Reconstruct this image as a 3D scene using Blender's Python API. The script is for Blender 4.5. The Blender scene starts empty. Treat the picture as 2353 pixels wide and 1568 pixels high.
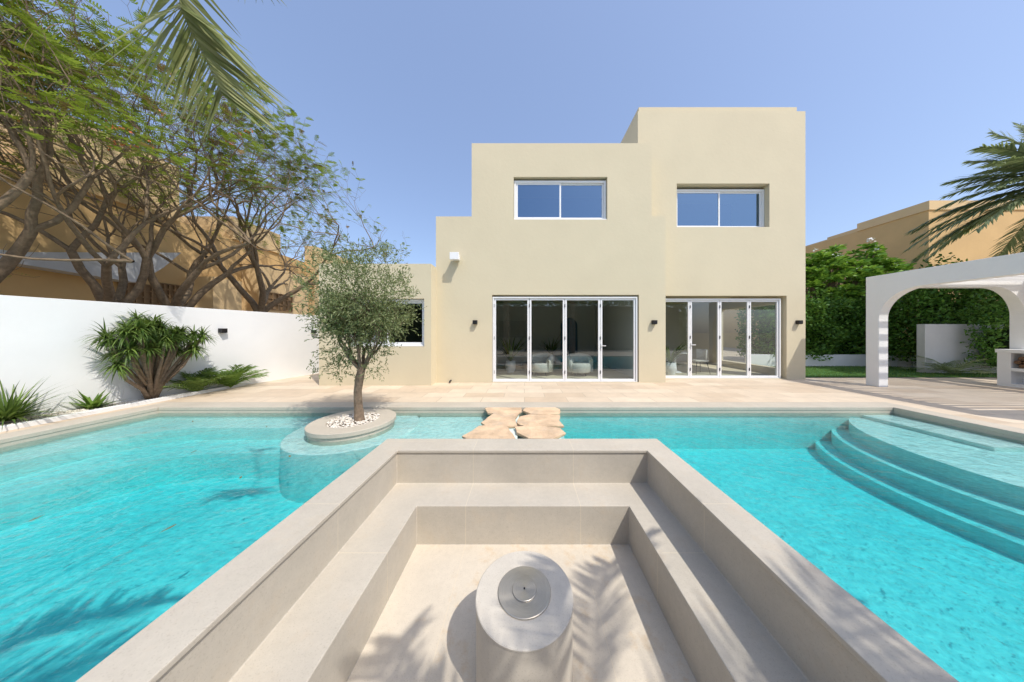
import bpy, bmesh, math, random
from math import sin, cos, pi, radians, sqrt
from mathutils import Vector, Matrix, noise
R = random.Random(7)
F=590.0; CX=1205.0; CY=764.0; CH=1.45
scene=bpy.context.scene
def W(u,v,Y):
    return Vector(((u-CX)/F*Y, Y, CH-(v-CY)/F*Y))
# ---------------------------------------------------------------- materials
def new_mat(name):
    m=bpy.data.materials.new(name); m.use_nodes=True
    nt=m.node_tree; nt.nodes.clear()
    out=nt.nodes.new('ShaderNodeOutputMaterial')
    return m,nt,out
def N(nt,t,**k):
    n=nt.nodes.new(t)
    for a,b in k.items(): setattr(n,a,b)
    return n
def ramp(nt,fac,stops):
    r=N(nt,'ShaderNodeValToRGB'); e=r.color_ramp.elements
    e[0].position=stops[0][0]; e[0].color=(*stops[0][1],1)
    e[1].position=stops[-1][0]; e[1].color=(*stops[-1][1],1)
    for p,c in stops[1:-1]:
        x=e.new(p); x.color=(*c,1)
    nt.links.new(fac,r.inputs[0]); return r.outputs[0]
def mathn(nt,op,a,b=None):
    n=N(nt,'ShaderNodeMath',operation=op)
    for i,x in enumerate((a,b)):
        if x is None: continue
        if isinstance(x,(int,float)): n.inputs[i].default_value=x
        else: nt.links.new(x,n.inputs[i])
    return n.outputs[0]
def mixc(nt,fac,a,b,mode='MIX'):
    n=N(nt,'ShaderNodeMix',data_type='RGBA',blend_type=mode)
    if isinstance(fac,(int,float)): n.inputs[0].default_value=fac
    else: nt.links.new(fac,n.inputs[0])
    for i,x in ((6,a),(7,b)):
        if isinstance(x,tuple): n.inputs[i].default_value=(*x,1)
        else: nt.links.new(x,n.inputs[i])
    return n.outputs[2]
def pos(nt):
    return N(nt,'ShaderNodeNewGeometry').outputs['Position']
def noisen(nt,vec,scale,detail=5,rough=.6):
    n=N(nt,'ShaderNodeTexNoise'); n.inputs['Scale'].default_value=scale
    n.inputs['Detail'].default_value=detail; n.inputs['Roughness'].default_value=rough
    nt.links.new(vec,n.inputs['Vector']); return n.outputs[0]
def mat(name,c,rough=.7,var=.12,scale=3,bump=.0,bscale=60,metal=0,spec=.4,stain=None):
    m,nt,out=new_mat(name)
    b=N(nt,'ShaderNodeBsdfPrincipled'); P=pos(nt)
    a=tuple(x*(1-var) for x in c); d=tuple(min(1,x*(1+var)) for x in c)
    col=ramp(nt,noisen(nt,P,scale),[(.3,a),(.7,d)])
    if stain:
        s=ramp(nt,noisen(nt,P,stain[0],8,.7),[(.52,(0,0,0)),(.72,(1,1,1))])
        col=mixc(nt,mathn(nt,'MULTIPLY',s,stain[2]),col,stain[1])
    nt.links.new(col,b.inputs['Base Color'])
    b.inputs['Roughness'].default_value=rough; b.inputs['Metallic'].default_value=metal
    b.inputs['Specular IOR Level'].default_value=spec
    if bump:
        bn=N(nt,'ShaderNodeBump'); bn.inputs['Strength'].default_value=bump; bn.inputs['Distance'].default_value=.02
        nt.links.new(noisen(nt,P,bscale,6,.65),bn.inputs['Height']); nt.links.new(bn.outputs[0],b.inputs['Normal'])
    nt.links.new(b.outputs[0],out.inputs[0]); return m
def foliage(name,c1,c2,trans=.3,rough=.5):
    m,nt,out=new_mat(name)
    g=N(nt,'ShaderNodeNewGeometry')
    mid=tuple((a+b)/2 for a,b in zip(c1,c2))
    col=ramp(nt,g.outputs['Random Per Island'],[(0,c1),(.6,mid),(1,c2)])
    b=N(nt,'ShaderNodeBsdfPrincipled'); b.inputs['Roughness'].default_value=rough
    b.inputs['Specular IOR Level'].default_value=.35
    nt.links.new(col,b.inputs['Base Color'])
    t=N(nt,'ShaderNodeBsdfTranslucent'); nt.links.new(mixc(nt,.4,col,(.3,.36,.06)),t.inputs[0])
    mx=N(nt,'ShaderNodeMixShader'); mx.inputs[0].default_value=trans
    nt.links.new(b.outputs[0],mx.inputs[1]); nt.links.new(t.outputs[0],mx.inputs[2])
    nt.links.new(mx.outputs[0],out.inputs[0]); return m
def joint_mask(nt,period,off,width=.004):
    g=N(nt,'ShaderNodeNewGeometry'); s=N(nt,'ShaderNodeSeparateXYZ'); nt.links.new(g.outputs['Position'],s.inputs[0])
    sn=N(nt,'ShaderNodeSeparateXYZ'); nt.links.new(g.outputs['True Normal'],sn.inputs[0])
    ax=mathn(nt,'ABSOLUTE',sn.outputs[0])
    def line(x,o):
        f=mathn(nt,'FRACT',mathn(nt,'DIVIDE',mathn(nt,'ADD',x,o+100*period),period))
        return mathn(nt,'LESS_THAN',f,width/period)
    lx=mathn(nt,'MULTIPLY',line(s.outputs[0],off),mathn(nt,'LESS_THAN',ax,.5))
    side=mathn(nt,'GREATER_THAN',mathn(nt,'ABSOLUTE',s.outputs[0]),1.16)
    ly=mathn(nt,'MULTIPLY',line(s.outputs[1],.3),mathn(nt,'MAXIMUM',mathn(nt,'GREATER_THAN',ax,.5),side))
    lx=mathn(nt,'MULTIPLY',lx,mathn(nt,'SUBTRACT',1,side))
    return mathn(nt,'MAXIMUM',lx,ly)
def stone_mat(name,c,joint,stain=.1,joints=True):
    m,nt,out=new_mat(name); b=N(nt,'ShaderNodeBsdfPrincipled'); P=pos(nt)
    col=ramp(nt,noisen(nt,P,1.6,7,.6),[(.3,tuple(x*.90 for x in c)),(.7,tuple(x*1.06 for x in c))])
    fine=ramp(nt,noisen(nt,P,22,6,.7),[(.3,(.86,.86,.86)),(.7,(1,1,1))])
    col=mixc(nt,.65,col,fine,'MULTIPLY')
    sp=ramp(nt,noisen(nt,P,120,2,.5),[(.33,(.72,.70,.66)),(.40,(1,1,1))])
    col=mixc(nt,.5,col,sp,'MULTIPLY')
    st=ramp(nt,noisen(nt,P,3.3,9,.75),[(.53,(0,0,0)),(.68,(1,1,1))])
    col=mixc(nt,mathn(nt,'MULTIPLY',st,stain),col,(.54,.37,.19))
    if joints: col=mixc(nt,mathn(nt,'MULTIPLY',joint_mask(nt,1.23,.63),.6),col,joint)
    nt.links.new(col,b.inputs['Base Color']); b.inputs['Roughness'].default_value=.6
    b.inputs['Specular IOR Level'].default_value=.35
    bn=N(nt,'ShaderNodeBump'); bn.inputs['Strength'].default_value=.1; bn.inputs['Distance'].default_value=.01
    nt.links.new(noisen(nt,P,90,5),bn.inputs['Height']); nt.links.new(bn.outputs[0],b.inputs['Normal'])
    nt.links.new(b.outputs[0],out.inputs[0]); return m
def steel_mat(cx,cy):
    m,nt,out=new_mat('brushed_steel'); b=N(nt,'ShaderNodeBsdfPrincipled'); P=pos(nt)
    sx=N(nt,'ShaderNodeSeparateXYZ'); nt.links.new(P,sx.inputs[0])
    dx=mathn(nt,'SUBTRACT',sx.outputs[0],cx); dy=mathn(nt,'SUBTRACT',sx.outputs[1],cy)
    an=mathn(nt,'ARCTAN2',dy,dx); rr=mathn(nt,'SQRT',mathn(nt,'ADD',mathn(nt,'MULTIPLY',dx,dx),mathn(nt,'MULTIPLY',dy,dy)))
    cv=N(nt,'ShaderNodeCombineXYZ'); nt.links.new(mathn(nt,'MULTIPLY',mathn(nt,'ABSOLUTE',an),1.2),cv.inputs[0]); nt.links.new(mathn(nt,'MULTIPLY',rr,420),cv.inputs[1])
    n1=noisen(nt,cv.outputs[0],1.5,4,.6)
    col=ramp(nt,n1,[(.25,(.42,.385,.33)),(.75,(.62,.58,.51))])
    nt.links.new(col,b.inputs['Base Color']); b.inputs['Metallic'].default_value=.8; b.inputs['Roughness'].default_value=.36
    b.inputs['Anisotropic'].default_value=.7
    tg=N(nt,'ShaderNodeTangent',direction_type='RADIAL',axis='Z'); nt.links.new(tg.outputs[0],b.inputs['Tangent'])
    nt.links.new(b.outputs[0],out.inputs[0]); return m
def tile_mat(name,c1,c2,mortar,bw,bh,msize,rough=.6,var=.2,bump=.3,rot=0):
    m,nt,out=new_mat(name); b=N(nt,'ShaderNodeBsdfPrincipled'); P=pos(nt)
    mp=N(nt,'ShaderNodeMapping'); mp.inputs['Rotation'].default_value=(0,0,rot); nt.links.new(P,mp.inputs[0])
    br=N(nt,'ShaderNodeTexBrick'); nt.links.new(mp.outputs[0],br.inputs['Vector'])
    br.inputs['Scale'].default_value=1; br.inputs['Brick Width'].default_value=bw; br.inputs['Row Height'].default_value=bh
    br.inputs['Mortar Size'].default_value=msize; br.inputs['Color1'].default_value=(*c1,1); br.inputs['Color2'].default_value=(*c2,1)
    br.inputs['Mortar'].default_value=(*mortar,1); br.inputs['Mortar Smooth'].default_value=.2
    v=ramp(nt,noisen(nt,P,2.5,8,.7),[(.3,(1-var,)*3),(.7,(1,1,1))])
    col=mixc(nt,1,br.outputs[0],v,'MULTIPLY')
    st=ramp(nt,noisen(nt,P,7,6,.7),[(.5,(0,0,0)),(.75,(1,1,1))])
    col=mixc(nt,mathn(nt,'MULTIPLY',st,.25),col,tuple(x*.75 for x in c1))
    nt.links.new(col,b.inputs['Base Color']); b.inputs['Roughness'].default_value=rough
    bn=N(nt,'ShaderNodeBump'); bn.inputs['Strength'].default_value=bump; bn.inputs['Distance'].default_value=.01
    nt.links.new(br.outputs[1],bn.inputs['Height']); bn.invert=True
    nt.links.new(bn.outputs[0],b.inputs['Normal'])
    nt.links.new(b.outputs[0],out.inputs[0]); return m
def glass_mat(name,tint,fac,gc=(.85,.93,1)):
    m,nt,out=new_mat(name)
    t=N(nt,'ShaderNodeBsdfTransparent'); t.inputs[0].default_value=(*tint,1)
    g=N(nt,'ShaderNodeBsdfGlossy'); g.inputs['Roughness'].default_value=.0; g.inputs[0].default_value=(*gc,1)
    bn=N(nt,'ShaderNodeBump'); bn.inputs['Strength'].default_value=.03; bn.inputs['Distance'].default_value=.02
    nt.links.new(noisen(nt,pos(nt),1.5,1),bn.inputs['Height']); nt.links.new(bn.outputs[0],g.inputs['Normal'])
    mx=N(nt,'ShaderNodeMixShader'); mx.inputs[0].default_value=fac
    nt.links.new(t.outputs[0],mx.inputs[1]); nt.links.new(g.outputs[0],mx.inputs[2])
    nt.links.new(mx.outputs[0],out.inputs[0]); return m
def water_mat():
    m,nt,out=new_mat('pool_water'); P=pos(nt)
    mp=N(nt,'ShaderNodeMapping'); mp.inputs['Scale'].default_value=(1,1.25,1); mp.inputs['Rotation'].default_value=(0,0,.5); nt.links.new(P,mp.inputs[0])
    n1=noisen(nt,mp.outputs[0],3.2,4,.6); n2=noisen(nt,mp.outputs[0],16,3,.55)
    h=mathn(nt,'ADD',n1,mathn(nt,'MULTIPLY',n2,.4))
    bn=N(nt,'ShaderNodeBump'); bn.inputs['Strength'].default_value=.7; bn.inputs['Distance'].default_value=.06
    nt.links.new(h,bn.inputs['Height'])
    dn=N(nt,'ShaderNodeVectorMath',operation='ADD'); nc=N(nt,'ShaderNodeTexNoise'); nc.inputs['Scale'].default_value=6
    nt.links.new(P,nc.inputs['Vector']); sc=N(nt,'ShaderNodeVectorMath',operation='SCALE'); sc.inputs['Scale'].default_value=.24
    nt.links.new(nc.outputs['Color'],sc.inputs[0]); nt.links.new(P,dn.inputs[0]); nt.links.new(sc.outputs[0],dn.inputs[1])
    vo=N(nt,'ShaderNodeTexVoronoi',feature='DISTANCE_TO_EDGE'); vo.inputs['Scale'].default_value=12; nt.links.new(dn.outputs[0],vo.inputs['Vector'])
    tr=ramp(nt,vo.outputs['Distance'],[(0,(1,1,1)),(.06,(.93,.955,.96)),(.35,(.86,.90,.915))])  # caustic web painted into the transmission colour, ripple mottling multiplied in below
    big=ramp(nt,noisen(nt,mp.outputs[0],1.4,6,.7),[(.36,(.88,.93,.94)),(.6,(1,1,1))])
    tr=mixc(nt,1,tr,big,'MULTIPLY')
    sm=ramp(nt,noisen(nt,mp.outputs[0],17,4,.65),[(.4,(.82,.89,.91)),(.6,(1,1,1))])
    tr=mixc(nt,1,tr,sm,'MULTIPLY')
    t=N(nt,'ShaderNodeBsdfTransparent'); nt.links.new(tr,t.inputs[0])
    g=N(nt,'ShaderNodeBsdfGlossy'); g.inputs['Roughness'].default_value=.03; nt.links.new(bn.outputs[0],g.inputs['Normal'])
    fr=N(nt,'ShaderNodeFresnel'); fr.inputs[0].default_value=1.33; nt.links.new(bn.outputs[0],fr.inputs['Normal'])
    mx=N(nt,'ShaderNodeMixShader'); nt.links.new(mathn(nt,'MULTIPLY',fr.outputs[0],.85),mx.inputs[0])
    nt.links.new(t.outputs[0],mx.inputs[1]); nt.links.new(g.outputs[0],mx.inputs[2])
    nt.links.new(mx.outputs[0],out.inputs['Surface'])
    va=N(nt,'ShaderNodeVolumeAbsorption'); va.inputs['Color'].default_value=(0.08,.92,.955,1); va.inputs['Density'].default_value=.98
    nt.links.new(va.outputs[0],out.inputs['Volume']); return m
M={}
M['stucco']=mat('cream_stucco',(.625,.55,.39),.85,.03,.8,.18,10)
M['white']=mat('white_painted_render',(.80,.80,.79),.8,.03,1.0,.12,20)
M['white_shaded']=mat('shaded_white_render',(.55,.55,.53),.85,.08,1.0,.12,20)  # white render greyed so its colour carries the shade of the trees
M['tan']=mat('ochre_render',(.60,.40,.18),.85,.07,.7,.2,10)
M['tan2']=mat('pale_ochre_render',(.66,.48,.26),.85,.06,.7,.2,10)
M['frame']=mat('white_aluminium',(.80,.80,.80),.35,.02,5)
M['black']=mat('black_metal',(.012,.012,.014),.45,.1,20)
M['stone']=stone_mat('limestone_cladding',(.535,.485,.405),(.74,.64,.46),.14)
M['stonefloor']=stone_mat('limestone_floor',(.64,.565,.455),(.68,.58,.42),.6)
M['stoneped']=stone_mat('limestone_pedestal',(.62,.565,.48),(.66,.58,.42),.08,False)  # albedo raised, so bounced light on the pedestal sits in the stone colour
M['coping']=stone_mat('limestone_coping',(.53,.475,.39),(.6,.55,.45),.08,False)
M['patio']=tile_mat('travertine_paving',(.74,.62,.475),(.61,.48,.345),(.48,.40,.30),.92,.41,.007,.6,.18)
M['pooltile']=tile_mat('aqua_mosaic',(.69,.80,.755),(.63,.76,.72),(.72,.80,.75),.10,.10,.003,.5,.08,.1)
M['ground']=mat('sandy_ground',(.42,.34,.24),.95,.15,1,.3,20)
M['lawn']=mat('lawn_grass',(.05,.14,.025),.9,.35,30,.8,200)
M['water']=water_mat()
M['bark']=mat('warm_brown_bark',(.20,.145,.09),.9,.3,14,.8,40)
M['olivebark']=mat('olive_bark',(.22,.16,.11),.9,.3,18,.9,60)
M['oliveleaf']=foliage('olive_leaf',(.11,.14,.045),(.29,.33,.16),.25)
M['poinleaf']=foliage('feathery_leaf',(.11,.19,.012),(.31,.39,.04),.4)
M['dryleaf']=foliage('dry_leaf',(.16,.09,.03),(.30,.20,.07),.2)
M['palmleaf']=foliage('date_palm_leaf',(.17,.20,.06),(.38,.39,.17),.28)
M['palmdark']=foliage('grey_palm_leaf',(.14,.19,.09),(.34,.39,.21),.35)
M['drac']=foliage('strap_leaf',(.045,.10,.018),(.19,.28,.06),.25)
M['fern']=foliage('bright_fern_leaf',(.08,.17,.02),(.20,.33,.06),.35)
M['frang']=foliage('frangipani_leaf',(.08,.21,.02),(.26,.47,.05),.3)
M['hedge']=foliage('hedge_leaf',(.04,.13,.016),(.15,.30,.04),.2)
M['core']=mat('hedge_depth_shade',(.012,.025,.006),.95,.3,6)
M['flower']=mat('white_petal',(.8,.8,.76),.6,.05,8)
M['redflower']=mat('orange_petal',(.70,.20,.07),.6,.2,8)
M['pebble']=mat('white_pebble',(.72,.66,.58),.6,.22,22)
M['flag']=mat('sandstone_flag',(.64,.46,.30),.75,.25,4,.7,18,stain=(3,(.46,.40,.32),.6))
M['steel']=steel_mat(0,1.72)
M['glass']=glass_mat('door_glass',(.74,.80,.80),.13)
M['glassblue']=glass_mat('sky_blue_glass',(.25,.35,.5),.36,(.44,.66,.92))  # blue of the reflected sky is put into tint and gloss colours
M['glassdark']=glass_mat('window_glass',(.25,.32,.36),.2)
M['sofa']=mat('cream_fabric',(.70,.67,.60),.9,.08,20)
M['grey']=mat('grey_canvas',(.50,.51,.52),.8,.05,1)
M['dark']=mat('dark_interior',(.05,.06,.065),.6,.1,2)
M['blue']=mat('blue_door_paint',(.05,.14,.25),.5,.1,2)
M['roomwall']=mat('interior_paint',(.62,.63,.62),.8,.04,1)
M['log']=mat('firewood',(.16,.09,.05),.9,.3,20,.5,40)
M['lattice']=mat('vent_lattice',(.25,.16,.08),.8,.1,5)
# ---------------------------------------------------------------- helpers
class MB:
    def __init__(s): s.v=[]; s.f=[]
    def add(s,vs,fs):
        o=len(s.v); s.v+= [tuple(v) for v in vs]; s.f+=[tuple(i+o for i in f) for f in fs]
    def box(s,x0,x1,y0,y1,z0,z1):
        s.add([(x0,y0,z0),(x1,y0,z0),(x1,y1,z0),(x0,y1,z0),(x0,y0,z1),(x1,y0,z1),(x1,y1,z1),(x0,y1,z1)],
              [(0,3,2,1),(4,5,6,7),(0,1,5,4),(1,2,6,5),(2,3,7,6),(3,0,4,7)])
        return s
    def tube(s,pts,rad,n=6,cap=True):
        pts=[Vector(p) for p in pts]; o=len(s.v); ref=None
        for i,p in enumerate(pts):
            a=pts[max(0,i-1)]; b=pts[min(len(pts)-1,i+1)]; d=(b-a)
            d=d.normalized() if d.length>1e-9 else Vector((0,0,1))
            if ref is None:
                ref=d.orthogonal().normalized()
            else:
                ref=(ref-d*ref.dot(d)); ref=ref.normalized() if ref.length>1e-6 else d.orthogonal().normalized()
            q=d.cross(ref)
            for k in range(n):
                t=2*pi*k/n; w=p+(ref*cos(t)+q*sin(t))*rad[i]; s.v.append(tuple(w))
        for i in range(len(pts)-1):
            for k in range(n):
                a=o+i*n+k; b=o+i*n+(k+1)%n; s.f.append((a,b,b+n,a+n))
        if cap:
            s.f.append(tuple(o+k for k in range(n))[::-1]); e=o+(len(pts)-1)*n; s.f.append(tuple(e+k for k in range(n)))
        return s
    def strip(s,p,d,L,w,droop=.5,segs=4,side=None,fold=.0):
        p=Vector(p); d=Vector(d).normalized()
        if side is None:
            side=d.cross(Vector((0,0,1)))
            side=side.normalized() if side.length>1e-4 else Vector((1,0,0))
        o=len(s.v)
        prof=[.55,1,.9,.6,.3] if segs>=4 else [.6,1,.6]
        for i in range(segs):
            ww=w*.5*prof[min(i,len(prof)-1)]
            s.v.append(tuple(p-side*ww)); s.v.append(tuple(p+side*ww))
            d=(d+Vector((0,0,-droop/segs))).normalized(); p=p+d*(L/segs)
        s.v.append(tuple(p))
        for i in range(segs-1):
            a=o+2*i; s.f.append((a,a+1,a+3,a+2))
        a=o+2*(segs-1); s.f.append((a,a+1,a+2))
    def leaf(s,p,d,L,w,rng):
        d=Vector(d).normalized(); r=Vector((rng.uniform(-1,1),rng.uniform(-1,1),rng.uniform(-1,1)))
        sd=d.cross(r); sd=sd.normalized() if sd.length>1e-4 else Vector((1,0,0))
        p=Vector(p); m=p+d*(L*.5); s.add([p,m-sd*w*.5,p+d*L,m+sd*w*.5],[(0,1,2,3)])
WM={}
def adopt(o,parent):
    o.parent=parent
    o.matrix_parent_inverse=WM[parent.name].inverted()
    WM[o.name]=Matrix.Translation(o.location)
def obj(name,mb,m,parent=None,smooth=False,loc=None,bevel=0,**props):
    me=bpy.data.meshes.new(name)
    if loc is not None: vs=[(v[0]-loc[0],v[1]-loc[1],v[2]-loc[2]) for v in mb.v]
    else: vs=mb.v
    me.from_pydata(vs,[],mb.f); me.update()
    if smooth: me.polygons.foreach_set('use_smooth',[True]*len(me.polygons))
    o=bpy.data.objects.new(name,me); scene.collection.objects.link(o); me.materials.append(m)
    if loc is not None: o.location=loc
    if parent is not None: adopt(o,parent)
    if bevel:
        b=o.modifiers.new('bevel','BEVEL'); b.width=bevel; b.segments=2; b.limit_method='ANGLE'
    for k,v in props.items(): o[k]=v
    return o
def empty(name,loc,label,cat,**k):
    e=bpy.data.objects.new(name,None); e.empty_display_size=.2; e.location=loc; scene.collection.objects.link(e)
    e['label']=label; e['category']=cat
    WM[e.name]=Matrix.Translation(Vector(loc))
    for a,b in k.items(): e[a]=b
    return e
def prism(poly,axis,a0,a1):
    mb=MB(); n=len(poly)
    def P(p,a): return (a,p[0],p[1]) if axis=='x' else ((p[0],a,p[1]) if axis=='y' else (p[0],p[1],a))
    mb.v=[P(p,a0) for p in poly]+[P(p,a1) for p in poly]
    mb.f=[tuple(range(n))[::-1],tuple(range(n,2*n))]+[(i,(i+1)%n,n+(i+1)%n,n+i) for i in range(n)]
    return mb
def fixn(o):
    bm=bmesh.new(); bm.from_mesh(o.data); bmesh.ops.recalc_face_normals(bm,faces=bm.faces); bm.to_mesh(o.data); bm.free()
def es(o):
    md=o.modifiers.new('es','EDGE_SPLIT'); md.split_angle=radians(35)
def cut(o,boxes):
    fixn(o)
    for bx in boxes:
        mb=MB(); mb.box(*bx); c=obj('cutter',mb,M['white']); fixn(c)
        md=o.modifiers.new('b','BOOLEAN'); md.operation='DIFFERENCE'; md.solver='EXACT'; md.object=c
        dg=bpy.context.evaluated_depsgraph_get(); me=bpy.data.meshes.new_from_object(o.evaluated_get(dg))
        o.modifiers.clear(); o.data=me; bpy.data.objects.remove(c)
def lathe(mb,prof,cx,cy,seg=64):
    o=len(mb.v)
    for r,z in prof:
        for k in range(seg):
            t=2*pi*k/seg; mb.v.append((cx+r*cos(t),cy+r*sin(t),z))
    for i in range(len(prof)-1):
        for k in range(seg):
            a=o+i*seg+k; b=o+i*seg+(k+1)%seg; mb.f.append((a,b,b+seg,a+seg))
    return mb
ICO_V=[];ICO_F=[]
def _ico():
    bm=bmesh.new(); bmesh.ops.create_icosphere(bm,subdivisions=1,radius=1)
    for v in bm.verts: ICO_V.append(v.co.copy())
    for f in bm.faces: ICO_F.append(tuple(v.index for v in f.verts))
    bm.free()
_ico()
def pebble(mb,p,r,rng):
    a=rng.uniform(0,pi); sx=r*rng.uniform(.8,1.3); sy=r*rng.uniform(.7,1); sz=r*rng.uniform(.45,.7)
    mb.add([(p[0]+cos(a)*v.x*sx-sin(a)*v.y*sy,p[1]+sin(a)*v.x*sx+cos(a)*v.y*sy,p[2]+v.z*sz) for v in ICO_V],ICO_F)
# ---------------------------------------------------------------- ground, patio, pool
PX0,PX1,PY0,PY1=-7.05,7.1,-.6,4.95; WZ=-.10; FZ=-.80
def ringsheet(name,x0,x1,y0,y1,z,m,label):
    xs=[x0,PX0-.1,PX1+.1,x1]; ys=[y0,PY0-.1,PY1+.1,y1]; mb=MB()
    mb.v=[(x,y,z) for y in ys for x in xs]
    for j in range(3):
        for i in range(3):
            if i==1 and j==1: continue
            a=j*4+i; mb.f.append((a,a+1,a+5,a+4))
    return obj(name,mb,m,kind='structure',label=label)
ringsheet('ground',-600,600,-600,600,-.03,M['ground'],'sandy ground around the garden')
ringsheet('patio',-8.6,16,-5.5,13,0,M['patio'],'beige travertine paved patio around the pool')
mb=MB()
JX0,JX1,JY=-1.835,1.775,3.465
U=[(PX0,PY0),(JX0,PY0),(JX0,JY),(JX1,JY),(JX1,PY0),(PX1,PY0),(PX1,PY1),(PX0,PY1)]
mb.add([(x,y,FZ) for x,y in U],[tuple(range(8))])
mb.add([(PX0,PY0,FZ),(PX1,PY0,FZ),(PX1,PY1,FZ),(PX0,PY1,FZ),(PX0,PY0,-.02),(PX1,PY0,-.02),(PX1,PY1,-.02),(PX0,PY1,-.02)],
 [(1,5,6,2),(2,6,7,3),(3,7,4,0)])
mb.add([(PX0,PY0,FZ),(JX0,PY0,FZ),(JX0,PY0,-.02),(PX0,PY0,-.02)],[(0,1,2,3)])
mb.add([(JX1,PY0,FZ),(PX1,PY0,FZ),(PX1,PY0,-.02),(JX1,PY0,-.02)],[(0,1,2,3)])
for r,z in ((2.78,-.64),(2.56,-.42),(2.34,-.20)):
    pts=[]
    for k in range(61):
        t=radians(60)+radians(215)*k/60
        x=7.62+r*cos(t); y=3.05+r*sin(t); pts.append((min(PX1-.001,x),min(PY1-.001-.001*r,max(.3,y))))
    m=prism(pts,'z',FZ,z); mb.add(m.v,m.f)
mb.box(6.5,PX1-.002,3.55,PY1-.004,-.3,-.14)
def ledge(off,z,rad,e):
    poly=[(PX0+e,PY1-e),(PX0+e,.6),(PX0+off,.6)]
    cx,cy=PX0+off+rad,PY1-off*.9-rad
    for k in range(13):
        t=pi-pi/2*k/12; poly.append((cx+rad*cos(t),cy+rad*sin(t)))
    poly+= [(-3.4,PY1-off*.9),(-3.4,PY1-e)]
    m=prism(poly,'z',FZ,z); mb.add(m.v,m.f)
ledge(.55,-.21,.9,.002); ledge(1.1,-.42,1.3,.004)
mb.box(-2.0,.62,3.4,PY1-.003,FZ+.001,-.18)
pool=obj('pool',mb,M['pooltile'],kind='structure',label='aqua mosaic swimming pool with curved steps'); fixn(pool)
mb=prism([(PX0-.01,PY0-.01),(-1.845,PY0-.01),(-1.845,3.475),(1.785,3.475),(1.785,PY0-.01),(PX1+.01,PY0-.01),(PX1+.01,PY1+.01),(PX0-.01,PY1+.01)],'z',-.95,WZ)
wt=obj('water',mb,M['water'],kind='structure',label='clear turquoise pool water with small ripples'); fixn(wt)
mb=MB()
mb.box(PX0-.33,PX1+.33,PY1-.02,PY1+.33,-.05,.014)
mb.box(PX0-.33,PX0+.02,PY0-.3,PY1-.021,-.05,.014)
mb.box(PX1-.02,PX1+.33,PY0-.3,PY1-.021,-.05,.014)
mb.box(PX0+.021,-1.87,PY0-.3,PY0+.02,-.05,.014)
mb.box(1.82,PX1-.021,PY0-.3,PY0+.02,-.05,.014)
obj('pool_coping',mb,M['coping'],bevel=.008,kind='structure',label='pale limestone coping around the pool')
mb=MB(); t=.012
mb.box(PX0,PX1,PY1-t,PY1+.01,-.17,-.05); mb.box(PX0-.01,PX0+t,PY0,PY1-t,-.17,-.05); mb.box(PX1-t,PX1+.01,PY0,PY1-t,-.17,-.05)
obj('waterline_band',mb,M['coping'],kind='structure',label='stone band at the pool waterline')
# ---------------------------------------------------------------- sunken seating
mb=MB()
rings=[(-1.84,1.78,-.8,3.47,-.95),(-1.84,1.78,-.8,3.47,-.035),(-1.86,1.80,-.82,3.49,-.035),(-1.86,1.80,-.82,3.49,.006),
(-1.555,1.50,-.215,3.142,.006),(-1.555,1.50,-.215,3.142,-.03),(-1.57,1.514,-.2,3.157,-.03),(-1.57,1.514,-.2,3.157,-.407),
(-1.154,1.12,.2,2.746,-.407),(-1.154,1.12,.2,2.746,-.82)]
for x0,x1,y0,y1,z in rings: mb.v+=[(x0,y0,z),(x1,y0,z),(x1,y1,z),(x0,y1,z)]
for i in range(len(rings)-1):
    for k in range(4):
        a=i*4+k; b=i*4+(k+1)%4; mb.f.append((a,b,b+4,a+4))
o=len(rings)*4-4; mb.f.append((o,o+1,o+2,o+3))
e=empty('sunken_seating',(0,1.5,-.82),'sunken limestone seating pit with built-in benches beside the pool','seating')
seat=obj('bench_wall',mb,M['stone'],parent=e,bevel=.007)
mb=MB(); mb.add([(-1.15,.2,-.816),(1.116,.2,-.816),(1.116,2.742,-.816),(-1.15,2.742,-.816)],[(0,1,2,3)])
obj('pit_floor',mb,M['stonefloor'],parent=e)
e=empty('fire_pit',(0,1.72,-.815),'round limestone fire pit with brushed steel lid','fire pit')
mb=lathe(MB(),[(.318,-.815),(.318,-.30),(.322,-.296),(.322,-.288),(.317,-.284),(.001,-.284)],0,1.72,96)
es(obj('pedestal',mb,M['stoneped'],parent=e,smooth=True))
mb=lathe(MB(),[(.176,-.2838),(.176,-.276),(.173,-.2735),(.082,-.2735),(.0815,-.268),(.079,-.266),(.001,-.266)],0,1.72,72)
es(obj('steel_lid',mb,M['steel'],parent=e,smooth=True,loc=(0,1.72,-.28)))
obj('knob',lathe(MB(),[(.006,-.266),(.006,-.262),(.004,-.260),(.001,-.260)],0,1.72,16),M['black'],parent=e)
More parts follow.
